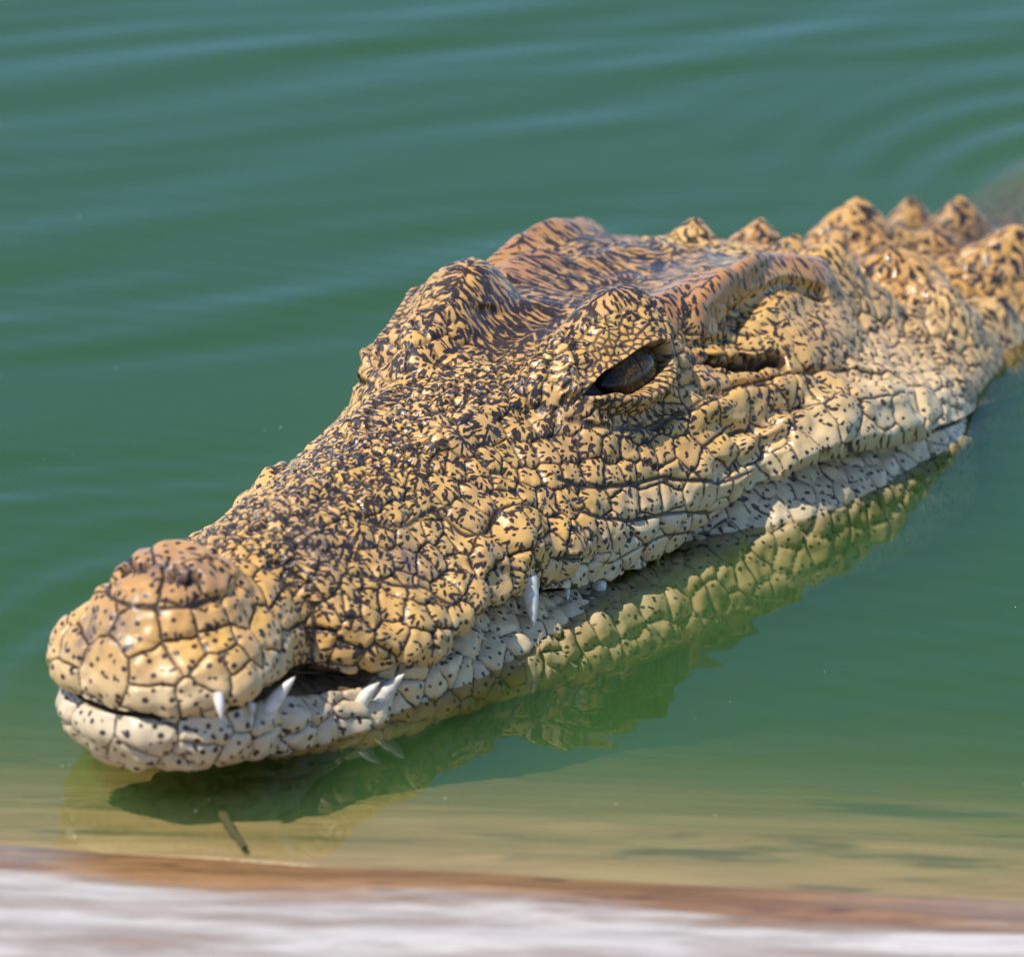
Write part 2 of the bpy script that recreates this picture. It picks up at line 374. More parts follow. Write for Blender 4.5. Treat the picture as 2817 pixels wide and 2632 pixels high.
def add_seed(p):
    hashg.setdefault(tuple(np.floor(p / cellsz).astype(int)), []).append(p); acc.append(p)
for p in man:
    add_seed(p)
    if p[1] > (.024 if p[0] < .04 else .006): add_seed(p * np.array([1, -1, 1]) + rng.normal(0, .0012, 3))
nman = len(acc)
MAN = np.array(acc); dm = np.linalg.norm(MAN[:, None] - MAN[None], axis=2); np.fill_diagonal(dm, 9)
man_r = np.clip(np.sort(dm, 1)[:, 1], .006, .02) * .82
man_r[(MAN[:, 0] < .035) & (MAN[:, 2] > .03)] = .019
for j, ci in enumerate(cand):
    p = flatQ[ci]; r = g_all[j] * (0.85 + .3 * rng.random())
    if p[0] < .62 or rng.random() < .35:
        if near_ok(p, min(r, .02)) and not (np.linalg.norm(MAN - p, axis=1) < man_r).any(): add_seed(p)
SEEDS = np.array(acc)
# Voronoi over the grid, block by block
warp = np.stack([vnoise(flatQ, 260, 1), vnoise(flatQ, 260, 2), vnoise(flatQ, 260, 3)], -1) * .0007 + np.stack([vnoise(flatQ, 700, 4), vnoise(flatQ, 700, 5), vnoise(flatQ, 700, 6)], -1) * .00022
WQ = (flatQ + warp * np.clip(1.2 - 1.0 * smooth01(1 - (dE - .016) / .012), .25, 1)[:, None]).reshape(nx, nv, 3).astype(np.float32)
EDGE = np.zeros((nx, nv), np.float32); CID = np.zeros((nx, nv), int); RAD = np.zeros((nx, nv), np.float32)
S32 = SEEDS.astype(np.float32)
step = 5
for i in range(0, nx, step):
    blk = WQ[i:i + step].reshape(-1, 3)
    xm, xM = blk[:, 0].min() - .03, blk[:, 0].max() + .03
    si = np.where((S32[:, 0] > xm) & (S32[:, 0] < xM))[0]
    if len(si) < 3: si = np.argsort(np.abs(S32[:, 0] - (xm + xM) / 2))[:60]
    ss = S32[si]
    d2 = (blk ** 2).sum(1)[:, None] + (ss ** 2).sum(1)[None] - 2 * blk @ ss.T
    two = np.argpartition(d2, 1, axis=1)[:, :2]
    r = np.arange(len(blk)); da = d2[r, two[:, 0]]; db = d2[r, two[:, 1]]
    sw = da > db; i1 = np.where(sw, two[:, 1], two[:, 0]); i2 = np.where(sw, two[:, 0], two[:, 1])
    f1 = np.minimum(da, db); f2 = np.maximum(da, db)
    sep = np.linalg.norm(ss[i1] - ss[i2], axis=1)
    e = (f2 - f1) / (2 * np.maximum(sep, 1e-6))
    EDGE[i:i + step] = e.reshape(-1, nv); CID[i:i + step] = si[i1].reshape(-1, nv)
    RAD[i:i + step] = (sep / 2).reshape(-1, nv)
for c in CREASES:
    m, d, al = line_dist(SC, sub_line(picks(c), 4), .006)
    EDGE[m] = np.minimum(EDGE[m], d * .6)
EDGE = np.maximum(EDGE, 0)
# relief of the scales
skull = smooth01((SC[..., 0] - .30) / .03) * smooth01((.50 - SC[..., 0]) / .02) * smooth01((.052 - np.abs(SC[..., 1])) / .012) * smooth01((SC[..., 2] - .06) / .01)
dE2 = dE.reshape(nx, nv); orb = smooth01(1 - (dE2 - .022) / .012)
skull = skull * (1 - orb)
plate_soft = np.clip(1 - 1.1 * np.where(SC[..., 0] > .2, M_orange, 0) - .75 * skull - .7 * smooth01(M_ear * 1.5) - .65 * M_scute, .12, 1)                 # smooth bony plates
u = np.clip(EDGE / np.maximum(RAD, 1e-4), 0, 1)
rad = np.clip(RAD, .001, .008)
neck = smooth01((SC[..., 0] - .50) / .05) * smooth01((.70 - SC[..., 0]) / .05) * smooth01((SC[..., 2] - .005) / .02)
lipz = smooth01((.045 - SC[..., 2]) / .03) * smooth01((.36 - SC[..., 0]) / .1)
domeh = rad * (.145 + .22 * neck + .17 * lipz - .03 * orb) * (.5 * np.sqrt(np.clip(1 - (1 - u) ** 2, 0, 1)) + .5 * smooth01(u / .55) - .62)
groove = -.0010 * (1 - .5 * orb) * np.exp(-(EDGE / .0006) ** 2)
lump = .0013 * vnoise(SC, 90, 11) + .0008 * vnoise(SC, 210, 12)
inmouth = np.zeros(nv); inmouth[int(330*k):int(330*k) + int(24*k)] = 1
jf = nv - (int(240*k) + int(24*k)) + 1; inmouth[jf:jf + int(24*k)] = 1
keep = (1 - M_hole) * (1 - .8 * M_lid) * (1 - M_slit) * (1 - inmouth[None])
tipfade = smooth01(np.arange(nx) / 14)[:, None] * (1 - .85 * smooth01((SC[..., 0] - .478) / .02) * smooth01((.012 - SC[..., 2]) / .008))
DOME_ = (domeh + groove)
SC += NRM * (((domeh + groove) * plate_soft + lump * plate_soft) * keep * tipfade)[..., None]
# make the two halves meet cleanly at the tip
NRM = grid_normals(SC)

# --- dark marks: elongated flecks whose axis runs outwards from the middle of each plate
SPOT = np.zeros(nx * nv, np.float32)
P0 = SC.reshape(-1, 3); C0 = SEEDS[CID.reshape(-1)]
ns = 15000
w_area = np.linalg.norm(np.cross(np.gradient(SC, axis=0), np.gradient(SC, axis=1)), axis=-1).reshape(-1)
w_area *= (SC[..., 0].reshape(-1) < .85) * (1 - M_hole.reshape(-1)) * (1 - .8 * M_slit.reshape(-1))
X_, Y_, Z_ = P0[:, 0], np.abs(P0[:, 1]), P0[:, 2]
back = smooth01((X_ - .49) / .05)
pale = smooth01((.035 - Z_ + .09 * (X_ - .2).clip(0, .2)) / .03) * (1 - back) + .35 * back * smooth01((Y_ - .055) / .03)
dors = smooth01((.058 - Y_) / .03) * smooth01((Z_ - .045) / .012) * smooth01((X_ - .07) / .03) * (1 - back) + back * smooth01((.075 - Y_) / .03)
tipz = 1 - smooth01((X_ - .065) / .03)
tone_tip = tipz * smooth01((.060 - Z_) / .024) * .85
dotz = np.maximum(pale * (1 - back), tipz * .9)
eyez = smooth01(1 - (dE - .016) / .01)
org = np.where(X_ > .2, M_orange.reshape(-1), .1)
# flecks
dens = np.clip(.50 + .26 * dors * (X_ < .31) + .10 * dors + .30 * skull.reshape(-1), .05, 2) * (1 - .93 * dotz) * (1 - .38 * smooth01((X_ - .49) / .04) + .2 * smooth01((X_ - .68) / .05)) * (1 - .55 * org) * (1 - .7 * eyez)
cdf = np.cumsum(w_area * dens); cdf /= cdf[-1]
sidx = np.searchsorted(cdf, rng.random(35500)); sidx = np.unique(np.clip(sidx, 0, nx * nv - 1))
# round pits on lips, jaw and snout tip, evenly spread
cdf = np.cumsum(w_area * dotz * (X_ < .56)); cdf /= cdf[-1]
didx = np.unique(np.clip(np.searchsorted(cdf, rng.random(14000)), 0, nx * nv - 1)); rng.shuffle(didx)
hashg.clear(); keepd = []
for q in didx:
    p = P0[q]
    if EDGE.reshape(-1)[q] > .0011 and near_ok(p, .0036 + .0016 * rng.random()): add_seed(p); keepd.append(q)
nfl = len(sidx); sidx = np.concatenate([sidx, np.array(keepd, int)]); ns = len(sidx)
isdot = np.arange(ns) >= nfl
sp = P0[sidx]; sn = NRM.reshape(-1, 3)[sidx]
rad_dir = sp - C0[sidx] + rng.normal(0, .0006, (ns, 3))
macro_dir = np.stack([vnoise(sp, 30, 21), vnoise(sp, 30, 22), vnoise(sp, 30, 23)], -1) * .5
n0 = NRM0.reshape(-1, 3)[sidx]; slope = np.array([0, 0, -1.0]) - (n0 @ np.array([0, 0, -1.0]))[:, None] * n0
usem = (M_orange.reshape(-1)[sidx] + M_scute.reshape(-1)[sidx] + skull.reshape(-1)[sidx] + .4 * M_ear.reshape(-1)[sidx]).clip(0, 1)[:, None]
ax = rad_dir / (np.linalg.norm(rad_dir, axis=1, keepdims=True) + 1e-9) * (1 - usem) + (slope * 2 + macro_dir) * usem + macro_dir * .35
ax -= (ax * sn).sum(1, keepdims=True) * sn; ax /= np.linalg.norm(ax, axis=1, keepdims=True) + 1e-9
bx_ = np.cross(sn, ax)
dd_ = dors[sidx]
half = .00046 + .00040 * rng.random(ns) ** 2
elong = 1.3 + 1.4 * rng.random(ns) + 1.3 * dd_ * rng.random(ns) + 2.0 * usem[:, 0] * rng.random(ns) + 1.0 * usem[:, 0]
half = np.where(isdot, .00062 + .00042 * rng.random(ns) + .0002 * tipz[sidx], half)
elong = np.where(isdot, 1 + .25 * rng.random(ns), elong)
L1 = half * elong; L2 = half
wi = 7; wj = 11
oi, oj = np.meshgrid(np.arange(-wi, wi + 1), np.arange(-wj, wj + 1), indexing='ij')
I0, J0 = sidx // nv, sidx % nv
for a in range(0, ns, 4000):
    sl_ = slice(a, a + 4000)
    ii = np.clip(I0[sl_, None] + oi.ravel()[None], 0, nx - 1); jj = (J0[sl_, None] + oj.ravel()[None]) % nv
    fl = ii * nv + jj
    v = P0[fl] - sp[sl_, None]
    f = np.exp2(-(((v * ax[sl_, None]).sum(-1) / L1[sl_, None]) ** 2 + ((v * bx_[sl_, None]).sum(-1) / L2[sl_, None]) ** 2))
    np.maximum.at(SPOT, fl.ravel(), f.ravel().astype(np.float32))
SPOT = SPOT.reshape(nx, nv)
jw = np.zeros(nv); jw[int(330*k) + int(24*k):nN + nF - 1 - int(264*k)] = 1
TONE = np.maximum(pale, tone_tip).reshape(nx, nv)
SMUDGE = np.zeros((nx, nv))
for (px_, py_, r_) in ((320,1715,.012),(500,1575,.010),(230,1745,.010),(430,1560,.008),(880,1500,.012),(1130,1540,.012)):
    c_ = pick(px_, py_); SMUDGE = np.maximum(SMUDGE, np.exp(-(np.linalg.norm(SC - c_, axis=-1) / r_) ** 2)); DORS = dors.reshape(nx, nv)
CELLV = rng.random(len(SEEDS))[CID].astype(np.float32)

# ------------------------------------------------------------------ helpers for objects
def link(o, parent=None):
    sc.collection.objects.link(o)
    if parent: o.parent = parent
    return o
def mesh_obj(name, V, F, mat=None, parent=None, smooth=True):
    me = bpy.data.meshes.new(name)
    V = np.asarray(V, np.float32).reshape(-1, 3); F = np.asarray(F, np.int32)
    me.vertices.add(len(V)); me.vertices.foreach_set('co', V.ravel())
    n = F.shape[1]
    me.loops.add(F.size); me.loops.foreach_set('vertex_index', F.ravel())
    me.polygons.add(len(F)); me.polygons.foreach_set('loop_start', np.arange(0, F.size, n, dtype=np.int32))
    me.polygons.foreach_set('loop_total', np.full(len(F), n, np.int32))
    me.update(calc_edges=True)
    if smooth: me.polygons.foreach_set('use_smooth', np.ones(len(F), bool))
    if mat: me.materials.append(mat)
    return link(bpy.data.objects.new(name, me), parent)
def new_mat(name):
    m = bpy.data.materials.new(name); m.use_nodes = True
    return m, m.node_tree.nodes, m.node_tree.links, m.node_tree.nodes['Principled BSDF']

croc = link(bpy.data.objects.new('crocodile', None))
croc.location = HO
croc['label'] = 'yellow and black crocodile resting its head at the water surface'; croc['category'] = 'crocodile'

WP = world_grid(SC) - HO
idx = np.arange(nx * nv).reshape(nx, nv)
a = idx[:-1]; b = idx[1:]
F = np.stack([a, np.roll(a, -1, 1), np.roll(b, -1, 1), b], -1).reshape(-1, 4)

def ramp(N_, pts, interp='LINEAR'):
    r = N_.new('ShaderNodeValToRGB'); r.color_ramp.interpolation = interp
    el = r.color_ramp.elements
    while len(el) < len(pts): el.new(.5)
    for e, (p, c) in zip(el, pts):
        e.position = p; e.color = (*c, 1) if len(c) == 3 else c
    return r
def mixc(N_, L_, fac, a, b, mode='MIX'):
    n = N_.new('ShaderNodeMix'); n.data_type = 'RGBA'; n.blend_type = mode
    for s, v in ((n.inputs[0], fac), (n.inputs[6], a), (n.inputs[7], b)):
        if hasattr(v, 'is_linked'): L_.new(v, s)
        elif isinstance(v, (int, float)): s.default_value = v
        else: s.default_value = (*v, 1)
    return n.outputs[2]
def math_(N_, L_, op, a, b=None, c=None, clamp=False):
    n = N_.new('ShaderNodeMath'); n.operation = op; n.use_clamp = clamp
    for s, v in zip(n.inputs, (a, b, c)):
        if v is None: continue
        if hasattr(v, 'is_linked'): L_.new(v, s)
        else: s.default_value = v
    return n.outputs[0]
def noise(N_, L_, vec, scale, detail=3, rough=.5, dist=0):
    n = N_.new('ShaderNodeTexNoise'); n.inputs['Scale'].default_value = scale; n.inputs['Detail'].default_value = detail
    n.inputs['Roughness'].default_value = rough; n.inputs['Distortion'].default_value = dist
    L_.new(vec, n.inputs['Vector']); return n.outputs[0]
def mapr(N_, L_, v, a, b, c=0, d=1, smooth=True):
    n = N_.new('ShaderNodeMapRange'); n.interpolation_type = 'SMOOTHSTEP' if smooth else 'LINEAR'
    L_.new(v, n.inputs[0]); n.inputs[1].default_value = a; n.inputs[2].default_value = b; n.inputs[3].default_value = c; n.inputs[4].default_value = d
    return n.outputs[0]

# --- skin
m, N_, L_, B_ = new_mat('crocodile_skin')
def att(nm):
    n = N_.new('ShaderNodeAttribute'); n.attribute_name = nm; return n.outputs['Fac']
co = N_.new('ShaderNodeTexCoord').outputs['Object']
n_lo = noise(N_, L_, co, 28, 3); n_mid = noise(N_, L_, co, 240, 3, .6); n_hi = noise(N_, L_, co, 1100, 2, .6)
gold = mixc(N_, L_, mapr(N_, L_, n_lo, .35, .65), (.58, .315, .065), (.60, .36, .105))
gold = mixc(N_, L_, math_(N_, L_, 'MULTIPLY', att('cell'), .5), gold, (.55, .31, .12))
lip = mixc(N_, L_, mapr(N_, L_, n_lo, .3, .7), (.60, .43, .21), (.58, .46, .27))
colr = mixc(N_, L_, att('tone'), gold, lip)
colr = mixc(N_, L_, att('jaw'), colr, mixc(N_, L_, mapr(N_, L_, n_lo, .3, .7), (.58, .48, .32), (.52, .42, .27)))
colr = mixc(N_, L_, math_(N_, L_, 'MULTIPLY', att('orange'), .9), colr, (.40, .175, .055))
colr = mixc(N_, L_, mapr(N_, L_, n_mid, .45, .75, 0, .35), colr, (.40, .25, .10))
n_big = noise(N_, L_, co, 13, 3, .6)
colr = mixc(N_, L_, mapr(N_, L_, n_big, .50, .72, 0, .5), colr, (.40, .225, .115))
colr = mixc(N_, L_, math_(N_, L_, 'MULTIPLY', att('smudge'), mapr(N_, L_, n_mid, .25, .7, .25, .9)), colr, (.115, .085, .085))
colr = mixc(N_, L_, math_(N_, L_, 'MULTIPLY', att('wetback'), .8), colr, (.085, .06, .035))
edge = math_(N_, L_, 'ADD', att('edge'), math_(N_, L_, 'MULTIPLY_ADD', n_mid, .5, -.25))
ew = mapr(N_, L_, att('tone'), 0, 1, 1.0, .72, False)
crk = mapr(N_, L_, math_(N_, L_, 'DIVIDE', edge, ew), .32, .95, 1, 0)
crk = math_(N_, L_, 'MULTIPLY', crk, att('crackf'))
spot = math_(N_, L_, 'ADD', att('spot'), math_(N_, L_, 'MULTIPLY_ADD', n_mid, .5, -.25))
spt = mapr(N_, L_, spot, .44, .60)
halo = mapr(N_, L_, spot, .25, .55, 0, .3)
ink = mixc(N_, L_, mapr(N_, L_, n_lo, .4, .6), (.007, .008, .014), (.022, .013, .009))
colr = mixc(N_, L_, halo, colr, (.20, .10, .035))
colr = mixc(N_, L_, math_(N_, L_, 'MULTIPLY', spt, .95), colr, ink)
colr = mixc(N_, L_, math_(N_, L_, 'MULTIPLY', crk, .92), colr, (.028, .016, .012))
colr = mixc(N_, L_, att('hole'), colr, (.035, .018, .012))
L_.new(colr, B_.inputs['Base Color'])
L_.new(math_(N_, L_, 'ADD', mapr(N_, L_, n_mid, .3, .7, .22, .46), mapr(N_, L_, n_big, .4, .62, -.04, .16)), B_.inputs['Roughness'])
B_.inputs['Specular IOR Level'].default_value = .45; B_.inputs['Coat Weight'].default_value = .10; B_.inputs['Coat Roughness'].default_value = .30
bmp = N_.new('ShaderNodeBump'); bmp.inputs['Strength'].default_value = .35; bmp.inputs['Distance'].default_value = .0006
hh = math_(N_, L_, 'MULTIPLY_ADD', n_hi, .5, math_(N_, L_, 'MULTIPLY_ADD', spt, -.5, n_mid))
L_.new(hh, bmp.inputs['Height']); L_.new(bmp.outputs[0], B_.inputs['Normal'])
body = mesh_obj('body', WP.reshape(-1, 3), F, m, croc)
def put(nm, arr):
    a_ = body.data.attributes.new(nm, 'FLOAT', 'POINT'); a_.data.foreach_set('value', np.asarray(arr, np.float32).ravel())
put('edge', np.clip(EDGE * 1000, 0, 8)); put('spot', SPOT); put('tone', TONE); put('cell', CELLV)
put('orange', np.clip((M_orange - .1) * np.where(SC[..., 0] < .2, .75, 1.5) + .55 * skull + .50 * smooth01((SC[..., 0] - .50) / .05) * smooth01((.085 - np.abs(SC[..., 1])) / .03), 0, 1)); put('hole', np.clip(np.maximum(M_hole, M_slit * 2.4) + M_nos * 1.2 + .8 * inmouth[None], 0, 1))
put('smudge', SMUDGE)
put('wetback', smooth01((SC[..., 0] - .64) / .08) * (1 - .75 * M_scute))
put('jaw', jw[None] * (.8 - .8 * smooth01((SC[..., 0] - .06) / .12)) * (1 - smooth01((SC[..., 0] - .5) / .1)))
put('crackf', np.clip(plate_soft * 1.3 - .2, 0, 1) * (1 - .3 * DORS * (SC[..., 0] < .5)))


# --- eyes
def eye_material():
    m, N_, L_, B_ = new_mat('crocodile_eye')
    co = N_.new('ShaderNodeTexCoord').outputs['Object']
    sep = N_.new('ShaderNodeSeparateXYZ'); L_.new(co, sep.inputs[0])
    x, y, z = sep.outputs
    r = math_(N_, L_, 'SQRT', math_(N_, L_, 'ADD', math_(N_, L_, 'MULTIPLY', x, x), math_(N_, L_, 'MULTIPLY', y, y)))
    streak = noise(N_, L_, co, 11, 4, .65)
    iris = mixc(N_, L_, mapr(N_, L_, streak, .3, .7), (.020, .012, .004), (.10, .055, .016))
    iris = mixc(N_, L_, mapr(N_, L_, r, .62, .82), iris, (.012, .008, .006))
    # upright slit
    sl = math_(N_, L_, 'ABSOLUTE', x)
    slit = math_(N_, L_, 'MULTIPLY', mapr(N_, L_, sl, .012, .035, 1, 0), mapr(N_, L_, math_(N_, L_, 'ABSOLUTE', y), .35, .6, 1, 0))
    L_.new(mixc(N_, L_, slit, iris, (.002, .002, .002)), B_.inputs['Base Color'])
    B_.inputs['Roughness'].default_value = .06; B_.inputs['Specular IOR Level'].default_value = .22
    return m
EYEM = eye_material()
def uv_ball(r, nu=32, nv_=20):
    V = []; F = []
    for i in range(nv_ + 1):
        th = math.pi * i / nv_
        for j in range(nu):
            ph = 2 * math.pi * j / nu
            V.append((r * math.sin(th) * math.cos(ph), r * math.sin(th) * math.sin(ph), r * math.cos(th)))
    for i in range(nv_):
        for j in range(nu):
            F.append((i * nu + j, (i + 1) * nu + j, (i + 1) * nu + (j + 1) % nu, i * nu + (j + 1) % nu))
    return V, F
def hv(q): return Vector(tuple(np.asarray(q)[0] * HX + np.asarray(q)[1] * HY + np.asarray(q)[2] * HZ))
for sgn in (1, -1):
    f = np.array([1, sgn, 1])
    V, F_ = uv_ball(1.0)
    e = mesh_obj('eyeball', V, F_, EYEM, croc)
    lng = vt[0] * (1 if vt[0][0] > 0 else -1); upv = np.cross(lng, EN); upv *= np.sign(upv[2])
    c = (EYE_Q[2:15].mean(0) - EN * .0116) * f
    zax, xax, yax = hv(EN * f), hv(lng * f), hv(upv * f)
    Mx = Matrix((xax * .0195, yax * .0122, zax * .0100)).transposed().to_4x4(); Mx.translation = hv(c)
    e.matrix_local = Mx
    e['label'] = 'dark glossy eye with a thin upright slit pupil'

# --- teeth: base pixel, tip pixel, half width in pixels
m, N_, L_, B_ = new_mat('tooth_enamel'); TOOTH = m
co = N_.new('ShaderNodeTexCoord').outputs['Object']
L_.new(mixc(N_, L_, mapr(N_, L_, noise(N_, L_, co, 300, 3), .35, .7), (.70, .66, .58), (.50, .43, .32)), B_.inputs['Base Color'])
B_.inputs['Roughness'].default_value = .22; B_.inputs['Subsurface Weight'].default_value = .1; B_.inputs['Subsurface Radius'].default_value = (.002, .0015, .001)
def ray(px, py):
    d = FW * FPX + (px - IW / 2) * RT - (py - IH / 2) * UP; return d
TEETH = [((600,1925),(609,1978),19),((742,1950),(812,1860),27),((1003,1922),(1045,1876),22),((1056,1912),(1112,1853),25),
         ((1456,1622),(1469,1724),31),((1648,1618),(1652,1664),25),((1560,1628),(1562,1650),10),((690,1945),(694,1972),10),((1806,1545),(1812,1560),11)]
build_pick()
def tooth_mesh(b, t, r, bow):
    axis = t - b; L = np.linalg.norm(axis); axis = axis / L
    side = np.cross(axis, [0, 0, 1.0]); side /= np.linalg.norm(side) + 1e-9; oth = np.cross(side, axis)
    V = []; F_ = []; n = 14; k_ = 12
    for i in range(n + 1):
        s_ = i / n; rr = r * (1 - s_ ** 1.7) ** .75 if i < n else r * .02
        c = b + axis * L * s_ + oth * bow * math.sin(math.pi * s_)
        for j in range(k_):
            a_ = 2 * math.pi * j / k_; V.append(c + rr * (side * math.cos(a_) * .9 + oth * math.sin(a_)))
    for i in range(n):
        for j in range(k_): F_.append((i*k_+j, (i+1)*k_+j, (i+1)*k_+(j+1)%k_, i*k_+(j+1)%k_))
    return np.array(V), F_
for (bp, tp, hwid) in TEETH:
    dep = min((to_world(pick(*q_)[None])[0] - CPOS) @ FW for q_ in (bp, tp)) - .0015
    b3 = CPOS + ray(*bp) / FPX * dep; t3 = CPOS + ray(*tp) / FPX * dep
    b3 = b3 - (t3 - b3) * .35 + FW * .002
    V, F_ = tooth_mesh(b3, t3, hwid / FPX * dep, .0006)
    mesh_obj('tooth', V - HO, F_, TOOTH, croc)

# ------------------------------------------------------------------ timber ramp at the edge
UD = np.array([.9914, -.1305, 0]); VD = np.array([.1305, .9914, 0]); RO = np.array([0, -.2985, 0])   # along the waterline, and away from the camera
m, N_, L_, B_ = new_mat('weathered_wood'); WOOD = m
geo = N_.new('ShaderNodeNewGeometry').outputs['Position']
mp = N_.new('ShaderNodeMapping'); mp.inputs['Rotation'].default_value = (0, 0, R(7.5)); mp.inputs['Scale'].default_value = (.16, 1, 1)
L_.new(geo, mp.inputs['Vector']); gv = mp.outputs[0]
gr1 = noise(N_, L_, gv, 60, 5, .65, .4); gr2 = noise(N_, L_, gv, 260, 4, .6, .3); blot = noise(N_, L_, geo, 22, 4, .6)
mp2 = N_.new('ShaderNodeMapping'); mp2.inputs['Rotation'].default_value = (0, 0, R(7.5)); mp2.inputs['Scale'].default_value = (.3, 1, 1)
L_.new(geo, mp2.inputs['Vector']); blot2 = noise(N_, L_, mp2.outputs[0], 34, 4, .6)
dry = mixc(N_, L_, mapr(N_, L_, gr1, .35, .65), (.36, .31, .27), (.22, .165, .125))
dry = mixc(N_, L_, mapr(N_, L_, blot2, .40, .66), dry, (.50, .46, .41))
dry = mixc(N_, L_, mapr(N_, L_, blot2, .42, .30), dry, (.28, .19, .14))
dry = mixc(N_, L_, mapr(N_, L_, gr2, .56, .74, 0, .6), dry, (.26, .18, .14))
wet = mixc(N_, L_, mapr(N_, L_, gr1, .35, .65), (.30, .155, .055), (.17, .075, .028))
wet = mixc(N_, L_, mapr(N_, L_, gr2, .5, .72), wet, (.09, .042, .018))
sub = mixc(N_, L_, mapr(N_, L_, gr1, .32, .66), (.46, .31, .17), (.33, .21, .11))
sub = mixc(N_, L_, mapr(N_, L_, blot2, .54, .68), sub, (.16, .12, .075))
sz = N_.new('ShaderNodeSeparateXYZ'); L_.new(geo, sz.inputs[0])
zz = math_(N_, L_, 'ADD', sz.outputs[2], math_(N_, L_, 'MULTIPLY_ADD', blot2, .006, -.003))
wetf = mapr(N_, L_, zz, .0080, .0125, 1, 0); subf = mapr(N_, L_, zz, -.003, -.0005, 1, 0)
cw = mixc(N_, L_, subf, mixc(N_, L_, wetf, dry, wet), sub)
L_.new(cw, B_.inputs['Base Color']); L_.new(mapr(N_, L_, zz, .0065, .0105, .28, .75), B_.inputs['Roughness'])
bw = N_.new('ShaderNodeBump'); bw.inputs['Strength'].default_value = .7; bw.inputs['Distance'].default_value = .002
L_.new(math_(N_, L_, 'ADD', gr1, math_(N_, L_, 'MULTIPLY', gr2, .6)), bw.inputs['Height']); L_.new(bw.outputs[0], B_.inputs['Normal'])

rampo = link(bpy.data.objects.new('wooden_ramp', None)); rampo.location = RO
rampo['label'] = 'bleached timber ramp sloping down into the green water'; rampo['category'] = 'ramp'
def plank(prof, u0, u1, thick, seed, name='plank'):
    """prof: (v, z) from camera side to far side; closed board with a worn top"""
    pv = np.array(prof); nq = 90; nu_ = 220
    vq = np.linspace(pv[0, 0], pv[-1, 0], nq); zq = pchip(pv[:, 0], pv[:, 1], vq)
    us = np.linspace(u0, u1, nu_)
    U, Vv = np.meshgrid(us, vq, indexing='ij')
    P3 = np.stack([U * .12, Vv, U * 0 + seed], -1)
    Z = zq[None] + .0012 * vnoise(P3, 60, seed) + .0007 * vnoise(P3, 190, seed + 1) + .0018 * vnoise(np.stack([U, Vv, U * 0 + seed], -1), 9, seed + 2)
    Vw = Vv + .0022 * vnoise(np.stack([U, U * 0, U * 0 + seed], -1), 18, seed + 3) * (np.abs(np.linspace(-1, 1, nq))[None] ** 6)
    top = UD * U[..., None] + VD * Vw[..., None] + HZ * Z[..., None]
    ends = [top[:, :1] * 1, top, top[:, -1:] * 1]
    ends[0] = ends[0] + HZ * -thick; ends[2] = ends[2] + HZ * -thick
    ring = np.concatenate(ends, 1)                              # underside closes between the two lower edges
    n1, n2 = ring.shape[:2]; idx = np.arange(n1 * n2).reshape(n1, n2)
    a = idx[:-1]; b = idx[1:]
    F_ = np.stack([a, b, np.roll(b, -1, 1), np.roll(a, -1, 1)], -1).reshape(-1, 4)
    return mesh_obj(name, ring.reshape(-1, 3), F_, WOOD, rampo)
plank([(-.34,.058),(-.20,.036),(-.10,.019),(-.045,.0095),(-.018,.004),(-.004,.0005),(.0005,-.003)], -1.6, 1.6, .03, 3)
plank([(.004,-.006),(.05,-.013),(.10,-.0225),(.16,-.036),(.24,-.056),(.40,-.098)], -1.6, 1.6, .03, 8)

# ------------------------------------------------------------------ lake bed and water
m, N_, L_, B_ = new_mat('silt'); B_.inputs['Roughness'].default_value = .9
geo = N_.new('ShaderNodeNewGeometry').outputs['Position']
L_.new(mixc(N_, L_, noise(N_, L_, geo, 3, 4), (.10, .085, .04), (.16, .13, .06)), B_.inputs['Base Color'])
g = mesh_obj('ground', [(-2000,-2000,-.55),(2000,-2000,-.55),(2000,2000,-.55),(-2000,2000,-.55)], [(0,1,2,3)], m); g['kind'] = 'structure'

m, N_, L_, B_ = new_mat('murky_water'); N_.remove(B_); out = N_['Material Output']
tr = N_.new('ShaderNodeBsdfTransparent'); gl = N_.new('ShaderNodeBsdfGlossy'); gl.inputs['Roughness'].default_value = 0.0
fr = N_.new('ShaderNodeFresnel'); fr.inputs['IOR'].default_value = 1.33
mx = N_.new('ShaderNodeMixShader'); L_.new(fr.outputs[0], mx.inputs[0]); L_.new(tr.outputs[0], mx.inputs[1]); L_.new(gl.outputs[0], mx.inputs[2])
L_.new(mx.outputs[0], out.inputs['Surface'])
vsn = N_.new('ShaderNodeVolumeScatter'); vsn.inputs['Color'].default_value = (.33, .86, .36, 1); vsn.inputs['Density'].default_value = 5.8; vsn.inputs['Anisotropy'].default_value = .2
vab = N_.new('ShaderNodeVolumeAbsorption'); vab.inputs['Color'].default_value = (.36, .50, .05, 1); vab.inputs['Density'].default_value = 16
ad = N_.new('ShaderNodeAddShader'); L_.new(vsn.outputs[0], ad.inputs[0]); L_.new(vab.outputs[0], ad.inputs[1]); L_.new(ad.outputs[0], out.inputs['Volume'])
def axis_pts(lo, hi, st):
    far = [.03, .08, .18, .4, 1, 2.5, 7, 20, 60, 180, 400]
    return np.concatenate([[lo - f for f in far[::-1]], np.arange(lo, hi + st / 2, st), [hi + f for f in far]])
ax_, ay_ = axis_pts(-.62, .72, .0035), axis_pts(-.50, 1.15, .0035)
GX, GY = np.meshgrid(ax_, ay_, indexing='ij')
P2 = np.stack([GX, GY, GX * 0], -1)
n1 = vnoise(P2, 5, 31); n2 = vnoise(P2, 3, 32); n3 = vnoise(P2 * np.array([1, 2.2, 1]), 4.3, 33)
def wave(dx, dy, lam, ph, w=0):
    return np.sin(2 * math.pi / lam * (GX * dx + GY * dy) + ph + w)
